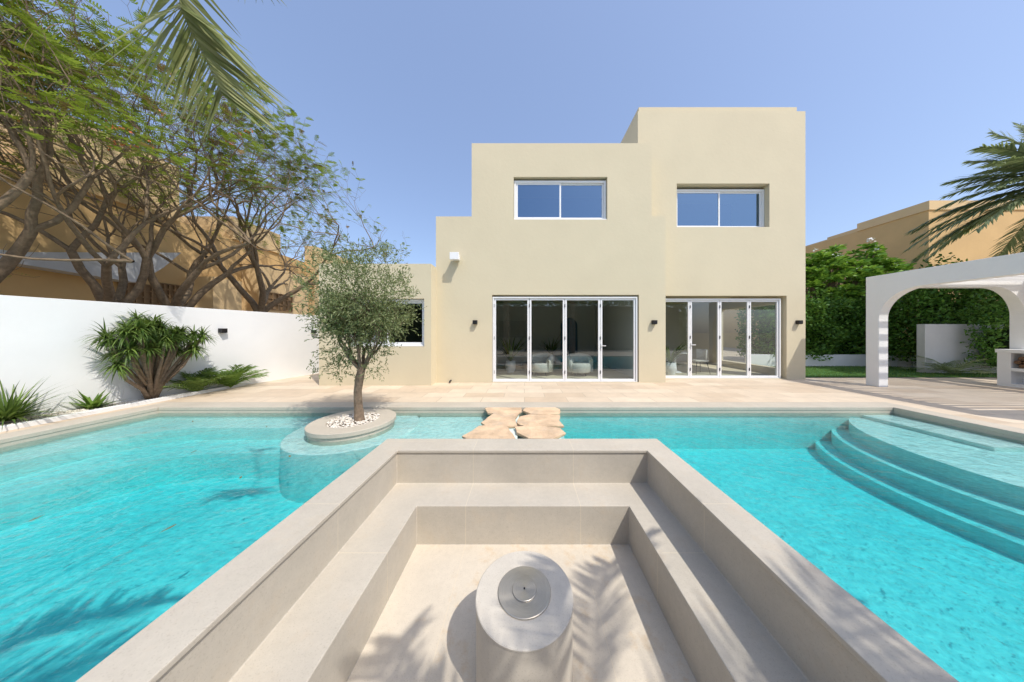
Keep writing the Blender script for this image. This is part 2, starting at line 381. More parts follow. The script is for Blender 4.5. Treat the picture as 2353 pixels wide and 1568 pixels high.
# ---------------------------------------------------------------- stepping stones
def stone(u0,u1,v0,v1,shape,seed):
    rg=random.Random(seed)
    y0=F*1.45/(v1-CY); y1=F*1.45/(v0-CY)
    cx=((u0+u1)/2-CX)/F*(y0+y1)/2; hx=(u1-u0)/2/F*(y0+y1)/2; cy=(y0+y1)/2; hy=(y1-y0)/2*1.04
    pts=[]; n=0
    for i,(sx,sy) in enumerate(shape):
        nx,ny=shape[(i+1)%len(shape)]
        pts.append((cx+hx*sx,cy+hy*sy)); pts.append((cx+hx*((sx+nx)/2+rg.uniform(-.03,.05)),cy+hy*((sy+ny)/2+rg.uniform(-.05,.05)))); n+=2
    mb=MB(); zt=.006+rg.uniform(-.006,.006)
    lv=[(.95,zt-.045),(.99,zt-.03),(1,zt-.006),(.99,zt)]
    for s_,z in lv:
        for p in pts: mb.v.append((cx+(p[0]-cx)*s_,cy+(p[1]-cy)*s_,z+rg.uniform(-.002,.002)))
    for i in range(3):
        for k in range(n):
            a=i*n+k; b=i*n+(k+1)%n; mb.f.append((a,b,b+n,a+n))
    mb.f.append(tuple(range(n))[::-1]); mb.f.append(tuple(3*n+k for k in range(n)))
    obj('stepping_stone',mb,M['flag'],loc=(cx,cy,zt),label='irregular tan sandstone slab crossing the pool',category='stepping stone',group='stepping stones crossing the pool')
SH=[[(1,-.35),(.98,.8),(.6,1),(-.7,1),(-1,.4),(-.75,-.8),(-.1,-1),(.8,-.9)],
    [(.95,-.9),(.8,.1),(1,1),(-.5,.95),(-.75,.3),(-.98,-.5),(-.6,-1)],
    [(1,-1),(.75,.1),(.55,.85),(-.1,1),(-.55,.85),(-1,-.7),(-.8,-1)],
    [(.9,-.7),(1,.3),(.7,1),(-.85,.95),(-1,0),(-.6,-.75),(.3,-1)],
    [(.97,-.95),(.85,0),(1,.85),(-.4,1),(-.9,.6),(-1,-.5),(-.7,-.95)],
    [(1,-.2),(.85,.55),(.3,.8),(-.3,1),(-1,.8),(-.9,-.1),(-.45,-.9),(.4,-1)]]
for i,s in enumerate([(1113,1199,935,951),(1108,1192,950,979),(1068,1186,978,1007.5),(1201,1288,936,953.5),(1188,1292,953,979),(1181,1299,978,1007.5)]): stone(*s,SH[i],seed=i+3)
for x0,x1 in ((-.52,-.1),(.03,.52)):
    obj('stepping_stone_plinth',MB().box(x0,x1,3.5,4.94,-.31,-.05),M['pooltile'],label='low tiled plinth carrying the stepping stones',category='plinth')
# ---------------------------------------------------------------- round planter + olive
PC=(-2.8,4.22)
e=empty('round_planter',(PC[0],PC[1],FZ),'round limestone tree planter standing in the pool','planter')
mb=lathe(MB(),[(.595,-.26),(.595,-.045),(.62,-.042),(.62,.012),(.612,.018),(.37,.018),(.365,.01),(.365,-.05),(.001,-.05)],*PC,72)
es(obj('rim',mb,M['coping'],parent=e,smooth=True))
mb=lathe(MB(),[(.96,FZ),(.96,-.165),(.95,-.155),(.001,-.155)],PC[0],4.33,72)
es(obj('submerged_step',mb,M['pooltile'],parent=e,smooth=True))
mb=MB()
for i in range(620):
    r=.37*sqrt(R.random()); t=R.uniform(0,2*pi); pebble(mb,(PC[0]+r*cos(t),PC[1]+r*sin(t),-.02+R.uniform(0,.035)+.02*(1-r/.37)),R.uniform(.014,.028),R)
obj('planter_gravel',mb,M['pebble'],smooth=True,kind='stuff',label='white pebbles around the olive trunk',category='pebbles')
def rv(rg): 
    while True:
        v=Vector((rg.uniform(-1,1),rg.uniform(-1,1),rg.uniform(-1,1)))
        if .05<v.length<1: return v.normalized()
def branch(mb,p,d,L,r,depth,maxd,rg,spread,shrink,rs,tips,up=.15,wob=.18,n=6,kids=(2,3),bound=None):
    segs=4 if depth<maxd-1 else 3
    pts=[p.copy()]; rad=[r]; q=p.copy(); dd=d.copy()
    for i in range(segs):
        dd=(dd+rv(rg)*wob+Vector((0,0,up/segs))).normalized(); q=q+dd*(L/segs)
        pts.append(q.copy()); rad.append(max(.0035,r*(1-(1-rs)*(i+1)/segs)))
        if depth>=maxd-1: tips.append((q.copy(),dd.copy(),depth))
    mb.tube(pts,rad,n if depth<3 else (4 if depth<5 else 3),cap=False)
    if depth>=maxd: return
    k=rg.randint(*kids); base=rg.uniform(0,2*pi)
    ax=dd.orthogonal().normalized(); ay=dd.cross(ax)
    for i in range(k):
        t=base+2*pi*i/k+rg.uniform(-.4,.4); s=spread*rg.uniform(.6,1.25)
        nd=(dd*cos(s)+(ax*cos(t)+ay*sin(t))*sin(s)).normalized()
        if bound: nd=bound(q,nd)
        branch(mb,q,nd,L*shrink*rg.uniform(.8,1.2),r*rs*(.92 if i==0 else .75),depth+1,maxd,rg,spread,shrink,rs,tips,up,wob,n,kids,bound)
rg=random.Random(11)
e=empty('olive_tree',(-2.69,4.19,0),'small olive tree with rounded grey-green crown in a pebble planter','tree')
mb=MB(); tips=[]
B=Vector((-2.69,4.19,-.04)); pts=[B,B+Vector((.0,0,.06)),B+Vector((-.02,0,.3)),B+Vector((-.03,0,.52)),B+Vector((.0,0,.74)),B+Vector((.04,0,.92))]
mb.tube(pts,[.105,.076,.062,.058,.064,.056],12)
top=pts[-1]-Vector((0,0,.07)); CC=Vector((-2.64,4.19,1.95))
def bo(q,nd): return (nd+(CC-q)*.5).normalized()
for dv,l in (((-.6,.1,.6),.34),((.35,-.2,.9),.3),((-.1,.25,1),.33),((.05,-.3,1),.32),((.55,.2,.85),.30),((-.3,-.3,.9),.3)):
    branch(mb,top,Vector(dv).normalized(),l,.032,0,5,rg,.50,.78,.70,tips,.12,.2,6,(2,3),bo)
obj('trunk',mb,M['olivebark'],parent=e,smooth=True)
mb=MB(); cl=[]
def crown_r(v): return 1+.34*noise.noise(v*1.9+Vector((3,1,2)))
for q,dd,dp in tips:
    if (q-CC).length<.80: cl.append(q)
rg.shuffle(cl); cl=cl[:1300]
while len(cl)<3000:
    v=rv(rg); rr=crown_r(v)*(rg.random()**.42); zz=v.z*.97*rr
    wid=.76 if zz>-.3 else .76+.38*(zz+.3)
    cl.append(CC+Vector((v.x*wid*rr,v.y*wid*rr,zz)))
for q in cl:
    g=noise.noise(q*3.1)
    if g<-.15: continue
    d0=(q-CC).normalized()*.5+rv(rg)*.6+Vector((0,0,.3)); d0.normalize()
    for k in range(10):
        s=q+d0*(k*.022)+rv(rg)*.02
        mb.leaf(s,(rv(rg)*.8+d0*.8),rg.uniform(.045,.072),rg.uniform(.012,.018),rg)
for i in range(170):
    q=Vector((-2.72+rg.uniform(-.55,.38),4.19+rg.uniform(-.3,.3),rg.uniform(.78,1.25)))
    if abs(q.x+2.66)<.12 and q.z<1.05: continue
    d0=(rv(rg)+Vector((0,0,-.6))).normalized()
    for k in range(9): mb.leaf(q+d0*k*.02,(rv(rg)*.8+d0),rg.uniform(.04,.06),.014,rg)
obj('crown',mb,M['oliveleaf'],parent=e)
# ---------------------------------------------------------------- villa
villa=empty('villa',(2,11,0),'cream rendered two-storey cubic villa with folding glass doors','house')
YA,YB,YC=7.4,7.92,7.0
polyA=[(-2.55,-.05),(4.07,-.05),(4.07,4.8),(3.67,4.8),(3.67,6.9),(-1.52,6.9),(-1.52,4.79),(-2.55,4.79)]
a=obj('wall',prism(polyA,'y',YA,15),M['stucco'])
cut(a,[(-2.3,3.85,YA+.25,12.6,.012,2.85),(-.93,3.30,YA-.2,YA+.4,.013,2.53),(-.31,2.39,YA-.2,YA+.5,4.70,5.93),(-1.2,3.3,YA+.45,YA+2.2,4.0,6.4)])
adopt(a,villa)
mb=MB(); mb.box(3.5,8.67,YB,16,-.05,8.27); b=obj('wall',mb,M['stucco'])
cut(b,[(4.25,8.42,YB+.25,13,.012,2.85),(4.2,8.09,YB-.2,YB+.4,.013,2.58),(4.70,7.56,YB-.2,YB+.5,4.70,6.04),(4.2,8.2,YB+.45,YB+2.2,4.0,6.5),(8.3,8.9,8.6,11.2,.25,2.4)])
adopt(b,villa)
obj('parapet',MB().box(3.58,8.53,YB+.12,15.9,8.2,8.50),M['stucco'],parent=villa)
mb=MB(); mb.box(-5.6,-2.545,YC,13,-.05,3.32); c=obj('wall',mb,M['stucco'])
cut(c,[(-4.86,-2.73,YC-.2,YC+.5,1.06,2.37),(-5.3,-2.7,YC+.45,YC+3,.3,2.9)])
adopt(c,villa)
def bars(mb,x0,x1,z0,z1,y0,y1,w):
    mb.box(x0,x0+w,y0,y1,z0,z1); mb.box(x1-w,x1,y0,y1,z0,z1)
    mb.box(x0+w,x1-w,y0,y1,z1-w,z1); mb.box(x0+w,x1-w,y0,y1,z0,z0+w)
def window(x0,x1,z0,z1,y,gm,lab):
    mb=MB(); bars(mb,x0,x1,z0,z1,y,y+.08,.06); xm=(x0+x1)/2
    bars(mb,x0+.062,xm+.03,z0+.062,z1-.062,y+.02,y+.05,.045)
    bars(mb,xm-.03,x1-.062,z0+.062,z1-.062,y+.052,y+.078,.045)
    w=obj('window',mb,M['frame'],parent=villa,label=lab)
    mb=MB(); mb.add([(x0+.1,y+.035,z0+.1),(xm,y+.035,z0+.1),(xm,y+.035,z1-.1),(x0+.1,y+.035,z1-.1)],[(0,1,2,3)])
    mb.add([(xm,y+.065,z0+.1),(x1-.1,y+.065,z0+.1),(x1-.1,y+.065,z1-.1),(xm,y+.065,z1-.1)],[(0,1,2,3)])
    obj('glass_pane',mb,gm,parent=w)
    obj('sill',MB().box(x0,x1,y-.06,y-.002,z0-.0,z0+.025),M['frame'],parent=w)
window(-.30,2.38,4.705,5.87,YA+.08,M['glassblue'],'white framed sliding window with glass coloured blue as sky reflection')
window(4.72,7.55,4.705,5.95,YB+.16,M['glassblue'],'white framed sliding window in deep reveal')
window(-4.85,-2.74,1.065,2.36,YC+.1,M['glassdark'],'white framed window half hidden by the olive tree')
def folding(x0,x1,z1,y,n,hand,lab):
    mb=MB(); z0=.018; fw=.035
    mb.box(x0,x0+fw,y-.03,y+.07,z0,z1); mb.box(x1-fw,x1,y-.03,y+.07,z0,z1); mb.box(x0+fw,x1-fw,y-.03,y+.07,z1-.04,z1); mb.box(x0+fw,x1-fw,y-.03,y+.07,z0,z0+.02)
    pw=(x1-x0-2*fw)/n; gb=MB(); hb=[]
    for i in range(n):
        a0=x0+fw+i*pw+.006; a1=a0+pw-.012
        bars(mb,a0,a1,z0+.025,z1-.045,y,y+.05,.052)
        gb.add([(a0+.05,y+.025,z0+.07),(a1-.05,y+.025,z0+.07),(a1-.05,y+.025,z1-.09),(a0+.05,y+.025,z1-.09)],[(0,1,2,3)])
        for z in (.25,z1*.5,z1-.3): hb.append(MB().box(a0-.014,a0+.006,y-.018,y-.001,z,z+.09))
    d=obj('folding_door',mb,M['frame'],parent=villa,label=lab)
    obj('glass_pane',gb,M['glass'],parent=d)
    for h in hb: obj('hinge',h,M['black'],parent=d)
    mb=MB(); hx=x0+fw+hand*pw+.03; mb.box(hx-.015,hx+.015,y-.02,y-.001,.95,1.12); mb.box(hx-.01,hx+.12,y-.05,y-.03,1.05,1.07); mb.box(hx-.01,hx+.01,y-.031,y-.019,1.05,1.07)
    obj('handle',mb,M['frame'],parent=d)
folding(-.92,3.27,2.48,YA+.06,4,3,'four-panel white folding glass door')
folding(4.215,7.98,2.50,YB+.10,4,1,'four-panel white folding glass door in deep reveal')
def wlamp(x,y,z,parent,axis='y'):
    mb=MB()
    if axis=='y': mb.box(x-.06,x+.06,y-.11,y-.001,z-.055,z+.055); mb.box(x-.045,x+.045,y-.095,y-.02,z-.062,z-.054)
    else: mb.box(x+.001,x+.11,y-.06,y+.06,z-.055,z+.055); mb.box(x+.02,x+.095,y-.045,y+.045,z-.062,z-.054)
    obj('wall_lamp',mb,M['black'],parent=parent,bevel=.003)
wlamp(-1.41,YA,1.74,villa); wlamp(3.72,YA,1.74,villa); wlamp(8.42,YB,1.76,villa)
mb=MB(); mb.box(-2.0,-1.86,YA-.06,YA-.001,3.52,3.66); mb.box(-2.05,-1.84,YA-.26,YA-.059,3.50,3.64); mb.box(-2.07,-1.82,YA-.30,YA-.259,3.47,3.67)
obj('flood_light',mb,M['frame'],parent=villa,bevel=.006)
obj('garden_tap',MB().tube([(-2.12,YA-.001,.06),(-2.12,YA-.10,.06),(-2.12,YA-.12,.02)],[.025,.022,.02],8),M['black'],parent=villa)
obj('back_wall',MB().box(-2.28,3.48,12.4,12.55,.02,2.84),M['roomwall'],parent=villa)
obj('side_wall',MB().box(3.40,3.49,7.7,12.39,.02,2.84),M['roomwall'],parent=villa)
obj('back_wall',MB().box(4.3,8.4,12.8,12.95,.02,2.84),M['roomwall'],parent=villa)
poly=[(1.75,.03),(2.55,.03)]+[(2.15+.4*cos(pi*k/12),1.75+.4*sin(pi*k/12)) for k in range(13)]
obj('arched_inner_door',prism(poly,'y',12.34,12.398),M['blue'],parent=villa)
obj('picture',MB().box(-1.2,.2,12.34,12.398,1.2,2.0),M['grey'],parent=villa)
for bx in ((-1.3,3.2,YA+2.0,YA+2.15,4.05,6.35),(4.4,8.0,YB+2.0,YB+2.15,4.05,6.4)): obj('dim_room_panel',MB().box(*bx),M['dark'],parent=villa)  # near-black panels put the dimness of the upper rooms into colour
def armchair(x,y,rot,lab):
    e=empty('armchair',(x,y,.012),lab,'armchair',group='armchairs in the living room')
    mb=MB(); n=22; ro,ri,z0,z1=.42,.30,.14,.72
    P=[]
    for k in range(n+1):
        t=rot+radians(-115)+radians(230)*k/n; hh=z1-.16*abs(2*k/n-1)**3
        P.append((t,hh))
    for t,hh in P:
        for r_,z_ in ((ri,z0),(ro,z0),(ro+.02,hh-.06),(ro-.03,hh),(ri+.03,hh),(ri,hh-.05)): mb.v.append((x+r_*cos(t),y+r_*sin(t),z_))
    for k in range(n):
        for j in range(6):
            a=k*6+j; b=k*6+(j+1)%6; mb.f.append((a,b,b+6,a+6))
    mb.f.append(tuple(j for j in range(6))); mb.f.append(tuple(n*6+j for j in range(6)))
    obj('backrest',mb,M['sofa'],parent=e,smooth=True)
    obj('seat',lathe(MB(),[(.33,.13),(.36,.16),(.36,.38),(.33,.43),(.001,.44)],x,y,24),M['sofa'],parent=e,smooth=True)
    for t in range(4): obj('leg',MB().tube([(x+.25*cos(t*pi/2+.7),y+.25*sin(t*pi/2+.7),.012),(x+.22*cos(t*pi/2+.7),y+.22*sin(t*pi/2+.7),.14)],[.015,.02],8),M['black'],parent=e)
armchair(.55,8.7,radians(60),'cream tub armchair behind the glass doors')
armchair(1.85,8.6,radians(100),'cream tub armchair behind the glass doors')
def dchair(x,y,s):
    e=empty('dining_chair',(x,y,.012),'pale dining chair with slim metal legs behind glass','chair',group='dining chairs')
    obj('seat',MB().box(x-.22,x+.22,y-.22,y+.22,.44,.49),M['sofa'],parent=e,bevel=.02)
    mb=MB(); n=10
    for k in range(n+1):
        t=radians(-70)+radians(140)*k/n
        for r_,z_ in ((.22,.5),(.25,.5),(.27,.85),(.24,.86)): mb.v.append((x+s*r_*cos(t),y+r_*sin(t),z_))
    for k in range(n):
        for j in range(4):
            a=k*4+j; b=k*4+(j+1)%4; mb.f.append((a,b,b+4,a+4))
    obj('backrest',mb,M['sofa'],parent=e,smooth=True)
    for a in (-1,1):
        for b in (-1,1): obj('leg',MB().tube([(x+a*.24,y+b*.24,.012),(x+a*.17,y+b*.17,.45)],[.01,.012],8),M['black'],parent=e)
dchair(6.1,9.0,1); dchair(4.9,9.3,-1)
e=empty('dining_table',(5.45,9.3,.012),'round white dining table behind the glass doors','table')
obj('table_top',lathe(MB(),[(.5,.71),(.52,.725),(.5,.745),(.001,.745)],5.45,9.3,40),M['frame'],parent=e)
obj('pedestal',lathe(MB(),[(.22,.012),(.2,.03),(.05,.1),(.04,.6),(.1,.712)],5.45,9.3,24),M['frame'],parent=e)
def potplant(x,y,lab,h=1.0):
    e=empty('potted_plant',(x,y,.012),lab,'potted plant')
    obj('pot',lathe(MB(),[(.14,.012),(.2,.2),(.17,.42),(.15,.42),(.15,.38),(.001,.38)],x,y,20),M['white'],parent=e,smooth=True)
    mb=MB(); rg=random.Random(int(x*10))
    for k in range(34):
        t=rg.uniform(0,2*pi); mb.strip((x,y,.38),(cos(t)*.5,sin(t)*.5,rg.uniform(.7,1.8)),h*rg.uniform(.6,1),.06,.9)
    obj('foliage',mb,M['drac'],parent=e)
potplant(-.5,9.3,'leafy potted plant in the living room',1.3); potplant(1.2,11.6,'leafy potted plant by the inner door',1.2); potplant(5.0,8.8,'leafy potted plant by the dining table',1.1)
mb=MB(); mb.box(-2.1,.0,10.9,11.7,.15,.45); mb.box(-2.1,.0,11.7,11.9,.15,.8); mb.box(-2.25,-2.1,10.9,11.9,.15,.6); mb.box(0,.15,10.9,11.9,.15,.6); mb.box(-2.0,-.1,11.0,11.6,.012,.151)
obj('sofa',mb,M['grey'],bevel=.03,label='grey sofa at the rear of the living room',category='sofa')
# ---------------------------------------------------------------- boundary wall + bed
def wx(y): return -7.28-(9.2-y)/5.15
e=empty('boundary_wall',(wx(6),6,0),'white rendered garden boundary wall with black lamps','wall')
pl=[(wx(-4),-4),(wx(13),13),(wx(13)-.22,13),(wx(-4)-.22,-4)]
o=obj('wall',prism(pl,'z',-.05,2.04),M['white'],parent=e,bevel=.006); fixn(o)
for u,v in ((507,760),(718,762)):
    k=(u-CX)/F; y=(-7.28-9.2/5.15)/(k-1/5.15); wlamp(wx(y),y,CH-(v-CY)/F*y,e,'x')
o=obj('bed_kerb',prism([(-7.62,.5),(-7.62,6.95),(-7.70,7.12),(-7.74,7.0),(-7.72,6.9),(-7.72,.5)],'z',-.02,.07),M['white'],bevel=.006,kind='structure',label='low white kerb of the planting bed'); fixn(o)
mb=MB(); mb.add([(-7.72,.5,.03),(-7.72,6.95,.03),(wx(6.95),6.95,.03),(wx(.5),.5,.03)],[(0,1,2,3)]); obj('planting_bed',mb,M['pebble'],kind='structure',label='gravel-topped planting bed along the wall')
mb=MB()
for i in range(1700):
    y=R.uniform(3,6.95); x=R.uniform(wx(y)+.02,-7.74) if wx(y)+.02<-7.74 else -7.75
    pebble(mb,(x,y,.035+R.uniform(0,.015)),R.uniform(.015,.03),R)
obj('bed_gravel',mb,M['pebble'],smooth=True,kind='stuff',label='white pebbles in the planting bed',category='pebbles')
e=empty('dracaena_bush',(-7.88,5.42,.03),'branching dracaena with tufts of strap leaves by the white wall','bush')
st=MB(); lf=MB(); rg=random.Random(5)
heads=[]
for i in range(34):
    a=(i+.5)/34
    y=4.70+1.22*a+rg.uniform(-.06,.06); x=rg.uniform(-7.95,-7.35)
    zt=1.66-.34*abs(2*a-1)**2-rg.choice([0,.08,.2,.34,.44])+rg.uniform(-.06,.06)
    heads.append(Vector((x,y,zt)))
Bp=Vector((-7.88,5.42,.02))
for i,h in enumerate(heads):
    m1=Bp.lerp(h,.35)+Vector((0,0,-.02)); m1.y=Bp.y+(h.y-Bp.y)*.3; m2=Bp.lerp(h,.75)+Vector((0,0,-.1))
    if i%3==0: st.tube([Bp+rv(rg)*.03,m1,m2,h],[.045,.034,.026,.02],7)
    else: st.tube([m1,m2,h],[.022,.02,.016],6)
    for k in range(84):
        v=rv(rg); v.z=v.z*.7+.4
        lf.strip(h+Vector((0,0,rg.uniform(-.06,.06))),v,rg.uniform(.25,.37),rg.uniform(.022,.032),rg.uniform(.8,1.7),5)
obj('stem',st,M['olivebark'],parent=e,smooth=True); obj('leaves',lf,M['drac'],parent=e)
def tuft(x,y,z,n,L,w,m,name,lab,droop=.9,seed=1,flat=.4):
    rg=random.Random(seed); mb=MB()
    for k in range(n):
        v=rv(rg); v.z=abs(v.z)*.9+flat
        mb.strip((x+rg.uniform(-.04,.04),y+rg.uniform(-.04,.04),z),v,L*rg.uniform(.6,1.1),w*rg.uniform(.7,1.1),droop*rg.uniform(.6,1.3),5)
    return obj(name,mb,m,loc=(x,y,z),label=lab,category='plant')
tuft(-8.0,3.98,.08,190,.74,.03,M['drac'],'yucca_plant','spiky yucca clump on white pebbles',.8,2)
tuft(-7.93,4.72,.05,44,.40,.065,M['fern'],'agave_plant','small yellow-green agave on white pebbles',.6,3,.3)
def frond(lf,st,P,n,LL,w,rg,sag=.35,ang=.75,segs=4,start=.12,stemr=.014,face=None,tipk=.55):
    P=[Vector(p) for p in P]
    def at(t):
        x=t*(len(P)-1); i=min(int(x),len(P)-2); f=x-i
        p0=P[max(0,i-1)];p1=P[i];p2=P[i+1];p3=P[min(len(P)-1,i+2)]
        return .5*((2*p1)+(p2-p0)*f+(2*p0-5*p1+4*p2-p3)*f*f+(3*p1-p0-3*p2+p3)*f**3)
    m=14; pts=[at(k/m) for k in range(m+1)]
    st.tube(pts,[stemr*(1-.8*k/m) for k in range(m+1)],5)
    for k in range(n):
        t=start+(1-start)*k/(n-1); p=at(t); tg=(at(min(1,t+.02))-at(max(0,t-.02))).normalized()
        sd=tg.cross(Vector((0,0,1))) if face is None else tg.cross(face)
        sd=sd.normalized() if sd.length>1e-3 else Vector((1,0,0))
        upv=sd.cross(tg)
        prof=min(1,.45+2.2*(t-start))*(1-tipk*max(0,t-.6)/.4)
        for s in (-1,1):
            a=ang*(1-.35*t)*rg.uniform(.88,1.12)
            d=tg*cos(a)+sd*s*sin(a)+upv*rg.uniform(-.05,.3)*(1 if face is None else .5)
            side=(tg*sin(a)-sd*s*cos(a)+upv*.5*rg.uniform(.3,1.3)*(1 if face is None else 1.2)).normalized()
            lf.strip(p,d,LL*prof*rg.uniform(.85,1.1),w,sag*rg.uniform(.5,1.5),segs,side=side)
def fernpalm(x,y,z,n,L,m,lab,seed,name='areca_palm',els=(.8,1.4)):
    rg=random.Random(seed); e=empty(name,(x,y,z),lab,'plant'); lf=MB(); st=MB()
    for k in range(n):
        t=2*pi*k/n+rg.uniform(-.3,.3); l=L*rg.uniform(.7,1.1); el=rg.uniform(*els)
        dx,dy=cos(t),sin(t); P=[]
        for j in range(5):
            s=j/4; P.append((x+dx*l*cos(el)*s*(1+.5*s),y+dy*l*cos(el)*s*(1+.5*s),z+l*sin(el)*s-.35*l*s*s))
        frond(lf,st,P,18,L*.32,.012*L/.6,rg,.5,.8,3,stemr=.006)
    obj('stem',st,m,parent=e); obj('fronds',lf,m,parent=e)
fernpalm(-7.66,6.0,.03,26,.80,M['drac'],'dark fern palm beside the kerb',4)
fernpalm(-7.55,6.6,.03,32,.86,M['fern'],'bright green fern palm beside the kerb',5)
# ---------------------------------------------------------------- flame trees
def flame(x,y,h,lean,L,seed,maxd,lab,leafn,r,xmax,zleaf):
    rg=random.Random(seed); e=empty('flame_tree',(x,y,0),lab,'tree',group='flame trees behind the white wall')
    mb=MB(); tips=[]; b=Vector((x,y,-.05)); t=b+Vector((lean[0]*.4,lean[1]*.4,h))
    mb.tube([b,b.lerp(t,.5)+Vector((.05,-.04,0)),t],[r*1.3,r*1.05,r],9)
    k=4; b0=rg.uniform(0,6)
    def bd(q,nd):
        if q.x+nd.x*1.0>xmax: nd=Vector((nd.x-1.1,nd.y,nd.z))
        return Vector((nd.x,nd.y,max(nd.z,-.05))).normalized()
    for i in range(k):
        a=b0+2*pi*i/k+rg.uniform(-.3,.3)
        d=Vector((cos(a)*.75+lean[0]*.4,sin(a)*.75+lean[1]*.4,rg.uniform(.7,1.2))).normalized()
        branch(mb,t-Vector((0,0,.05)),d,L,r*.60,1,maxd,rg,.46,.82,.67,tips,.14,.24,6,(2,3),bd)
    obj('trunk',mb,M['bark'],parent=e,smooth=True)
    lf=MB(); dry=MB(); fl=MB(); nl=0
    for q,dd,dp in tips:
        if q.x>xmax+.3: continue
        pr=leafn*(.28 if q.z<zleaf else .85)
        if noise.noise(q*.8+Vector((seed,0,0)))<0: pr*=.3
        if rg.random()>pr: continue
        nl+=1
        for rep in range(2 if rg.random()<.3 else 1):
            d=(dd+rv(rg)*.9+Vector((0,0,-.05))); d.z*=.6; d.normalize()
            T=dry if rg.random()<.1 else lf
            Lf=rg.uniform(.22,.35); sd=d.cross(Vector((0,0,1))); sd=sd.normalized() if sd.length>1e-3 else Vector((1,0,0))
            for j in range(8):
                s=(j+1)/8; p=q+d*Lf*s+Vector((0,0,-.1*s*s)); w=.08*sin(pi*min(.95,s*.8+.15))
                for g in (-1,1):
                    dv=(sd*g+d*.45+Vector((0,0,rg.uniform(-.25,.15)))).normalized(); e1=p+dv*w; n_=d*.011
                    T.add([p-n_,p+n_,e1+n_*.7,e1-n_*.7],[(0,1,2,3)])
        if seed==23 and q.z>5 and rg.random()<.02:
            for j in range(6): fl.leaf(q+rv(rg)*.06,rv(rg),.06,.04,rg)
    print('flame',seed,len(tips),nl)
    obj('crown',lf,M['poinleaf'],parent=e); 
    if dry.v: obj('dry_leaves',dry,M['dryleaf'],parent=e)
    if fl.v: obj('blossom',fl,M['redflower'],parent=e)
flame(-9.9,6.4,1.9,(-.2,-.3),1.6,21,7,'spreading flame tree with bare twisted branches and sparse leaves',.62,.15,-7.6,4.4)
flame(-10.1,7.3,2.0,(.3,.1),1.7,22,7,'spreading flame tree with bare twisted branches and few leaves',.6,.16,-7.3,4.6)
flame(-9.9,9.4,2.2,(.3,.2),1.85,23,7,'flame tree with fresh green leaves and a few orange blossoms',.85,.17,-6.5,4.2)
flame(-9.8,4.4,2.1,(-.1,.1),1.55,24,7,'dark-barked flame tree leaning over the white wall',.62,.18,-8.2,3.8)
# ---------------------------------------------------------------- neighbour houses
e=empty('neighbour_house',(-17,9,0),'ochre rendered neighbouring house behind the flame trees','house')
obj('wall',MB().box(-22,-13,2.2,16,-.05,5.6),M['tan'],parent=e)
for bx in ((-21.9,-12.9,6.9,9.6,5.6,7.6),(-21.9,-12.95,2.3,5.4,5.6,7.2),(-12.99,-12.2,11.8,14.5,-.05,4.6),(-13.1,-12.5,15.3,19,-.05,6.6),(-12.99,-12.0,9.9,10.9,-.05,3.6),(-21.9,-12.92,11.4,13.6,5.6,6.6)):
    obj('parapet',MB().box(*bx),M['tan2'],parent=e)
def vent(y,z,w,h,x,par):
    mb=MB(); n=5
    for i in range(n+1): mb.box(x,x+.05,y-w/2+w*i/n-.02,y-w/2+w*i/n+.02,z-h/2,z+h/2)
    for i in range(4): mb.box(x+.003,x+.047,y-w/2,y+w/2,z-h/2+h*i/3-.02,z-h/2+h*i/3+.02)
    mb.box(x-.004,x+.002,y-w/2,y+w/2,z-h/2,z+h/2)
    obj('vent',mb,M['lattice'],parent=par)
vent(8.67,2.75,.9,.65,-12.995,e); vent(9.45,2.9,.7,.6,-12.995,e); vent(12.8,2.95,1.3,.8,-12.195,e)
o=obj('ledge',prism([(4.5,3.2),(4.5,3.5),(6.3,3.42),(9.35,4.35),(8.9,3.7),(8.3,3.05),(6.3,3.15)],'x',-12.99,-12.5),M['grey'],parent=e); fixn(o)
e=empty('neighbour_house',(24,18,0),'ochre rendered neighbouring house beyond the hedge','house')
obj('wall',MB().box(20,30,12.7,28,-.05,7.5),M['tan'],parent=e)
for bx in ((19.95,30,12.65,15.4,7.5,7.95),(20.05,30,15.4,17.0,7.5,7.72),(20.05,23,17.0,28,7.5,7.6)): obj('parapet',MB().box(*bx),M['tan2'],parent=e)
# ---------------------------------------------------------------- far side garden
mb=MB(); mb.add([(8.9,8.2,.012),(19,8.2,.012),(19,10.9,.012),(8.9,10.9,.012)],[(0,1,2,3)]); obj('lawn',mb,M['lawn'],kind='structure',label='short green lawn beside the villa')
mb=MB(); rg=random.Random(9)
for i in range(9000):
    x=rg.uniform(9,16.5); y=rg.uniform(8.2,10.9); mb.strip((x,y,.01),(rg.uniform(-.4,.4),rg.uniform(-.4,.4),1),rg.uniform(.03,.055),.008,.3,2)
obj('lawn_blades',mb,M['fern'],kind='stuff',label='grass blades of the lawn',category='grass')
pts=[(9.5,11.05),(9.5,10.9),(14.6,10.9)]+[(14.6+1.9*sin(radians(a)),9.6+1.3*cos(radians(a))) for a in (15,30,45,60,75,90)]+[(16.35,9.6)]+[(14.6+1.75*sin(radians(a)),9.6+1.45*cos(radians(a))) for a in (75,60,45,30,15)]
o=obj('planter_wall',prism(pts,'z',-.05,.5),M['white'],label='low curved white planter wall below the hedge',category='wall'); fixn(o)
obj('garden_wall',MB().box(14.2,20,9.1,9.3,-.05,1.74),M['white_shaded'],bevel=.008,label='white garden wall behind the pergola',category='wall')
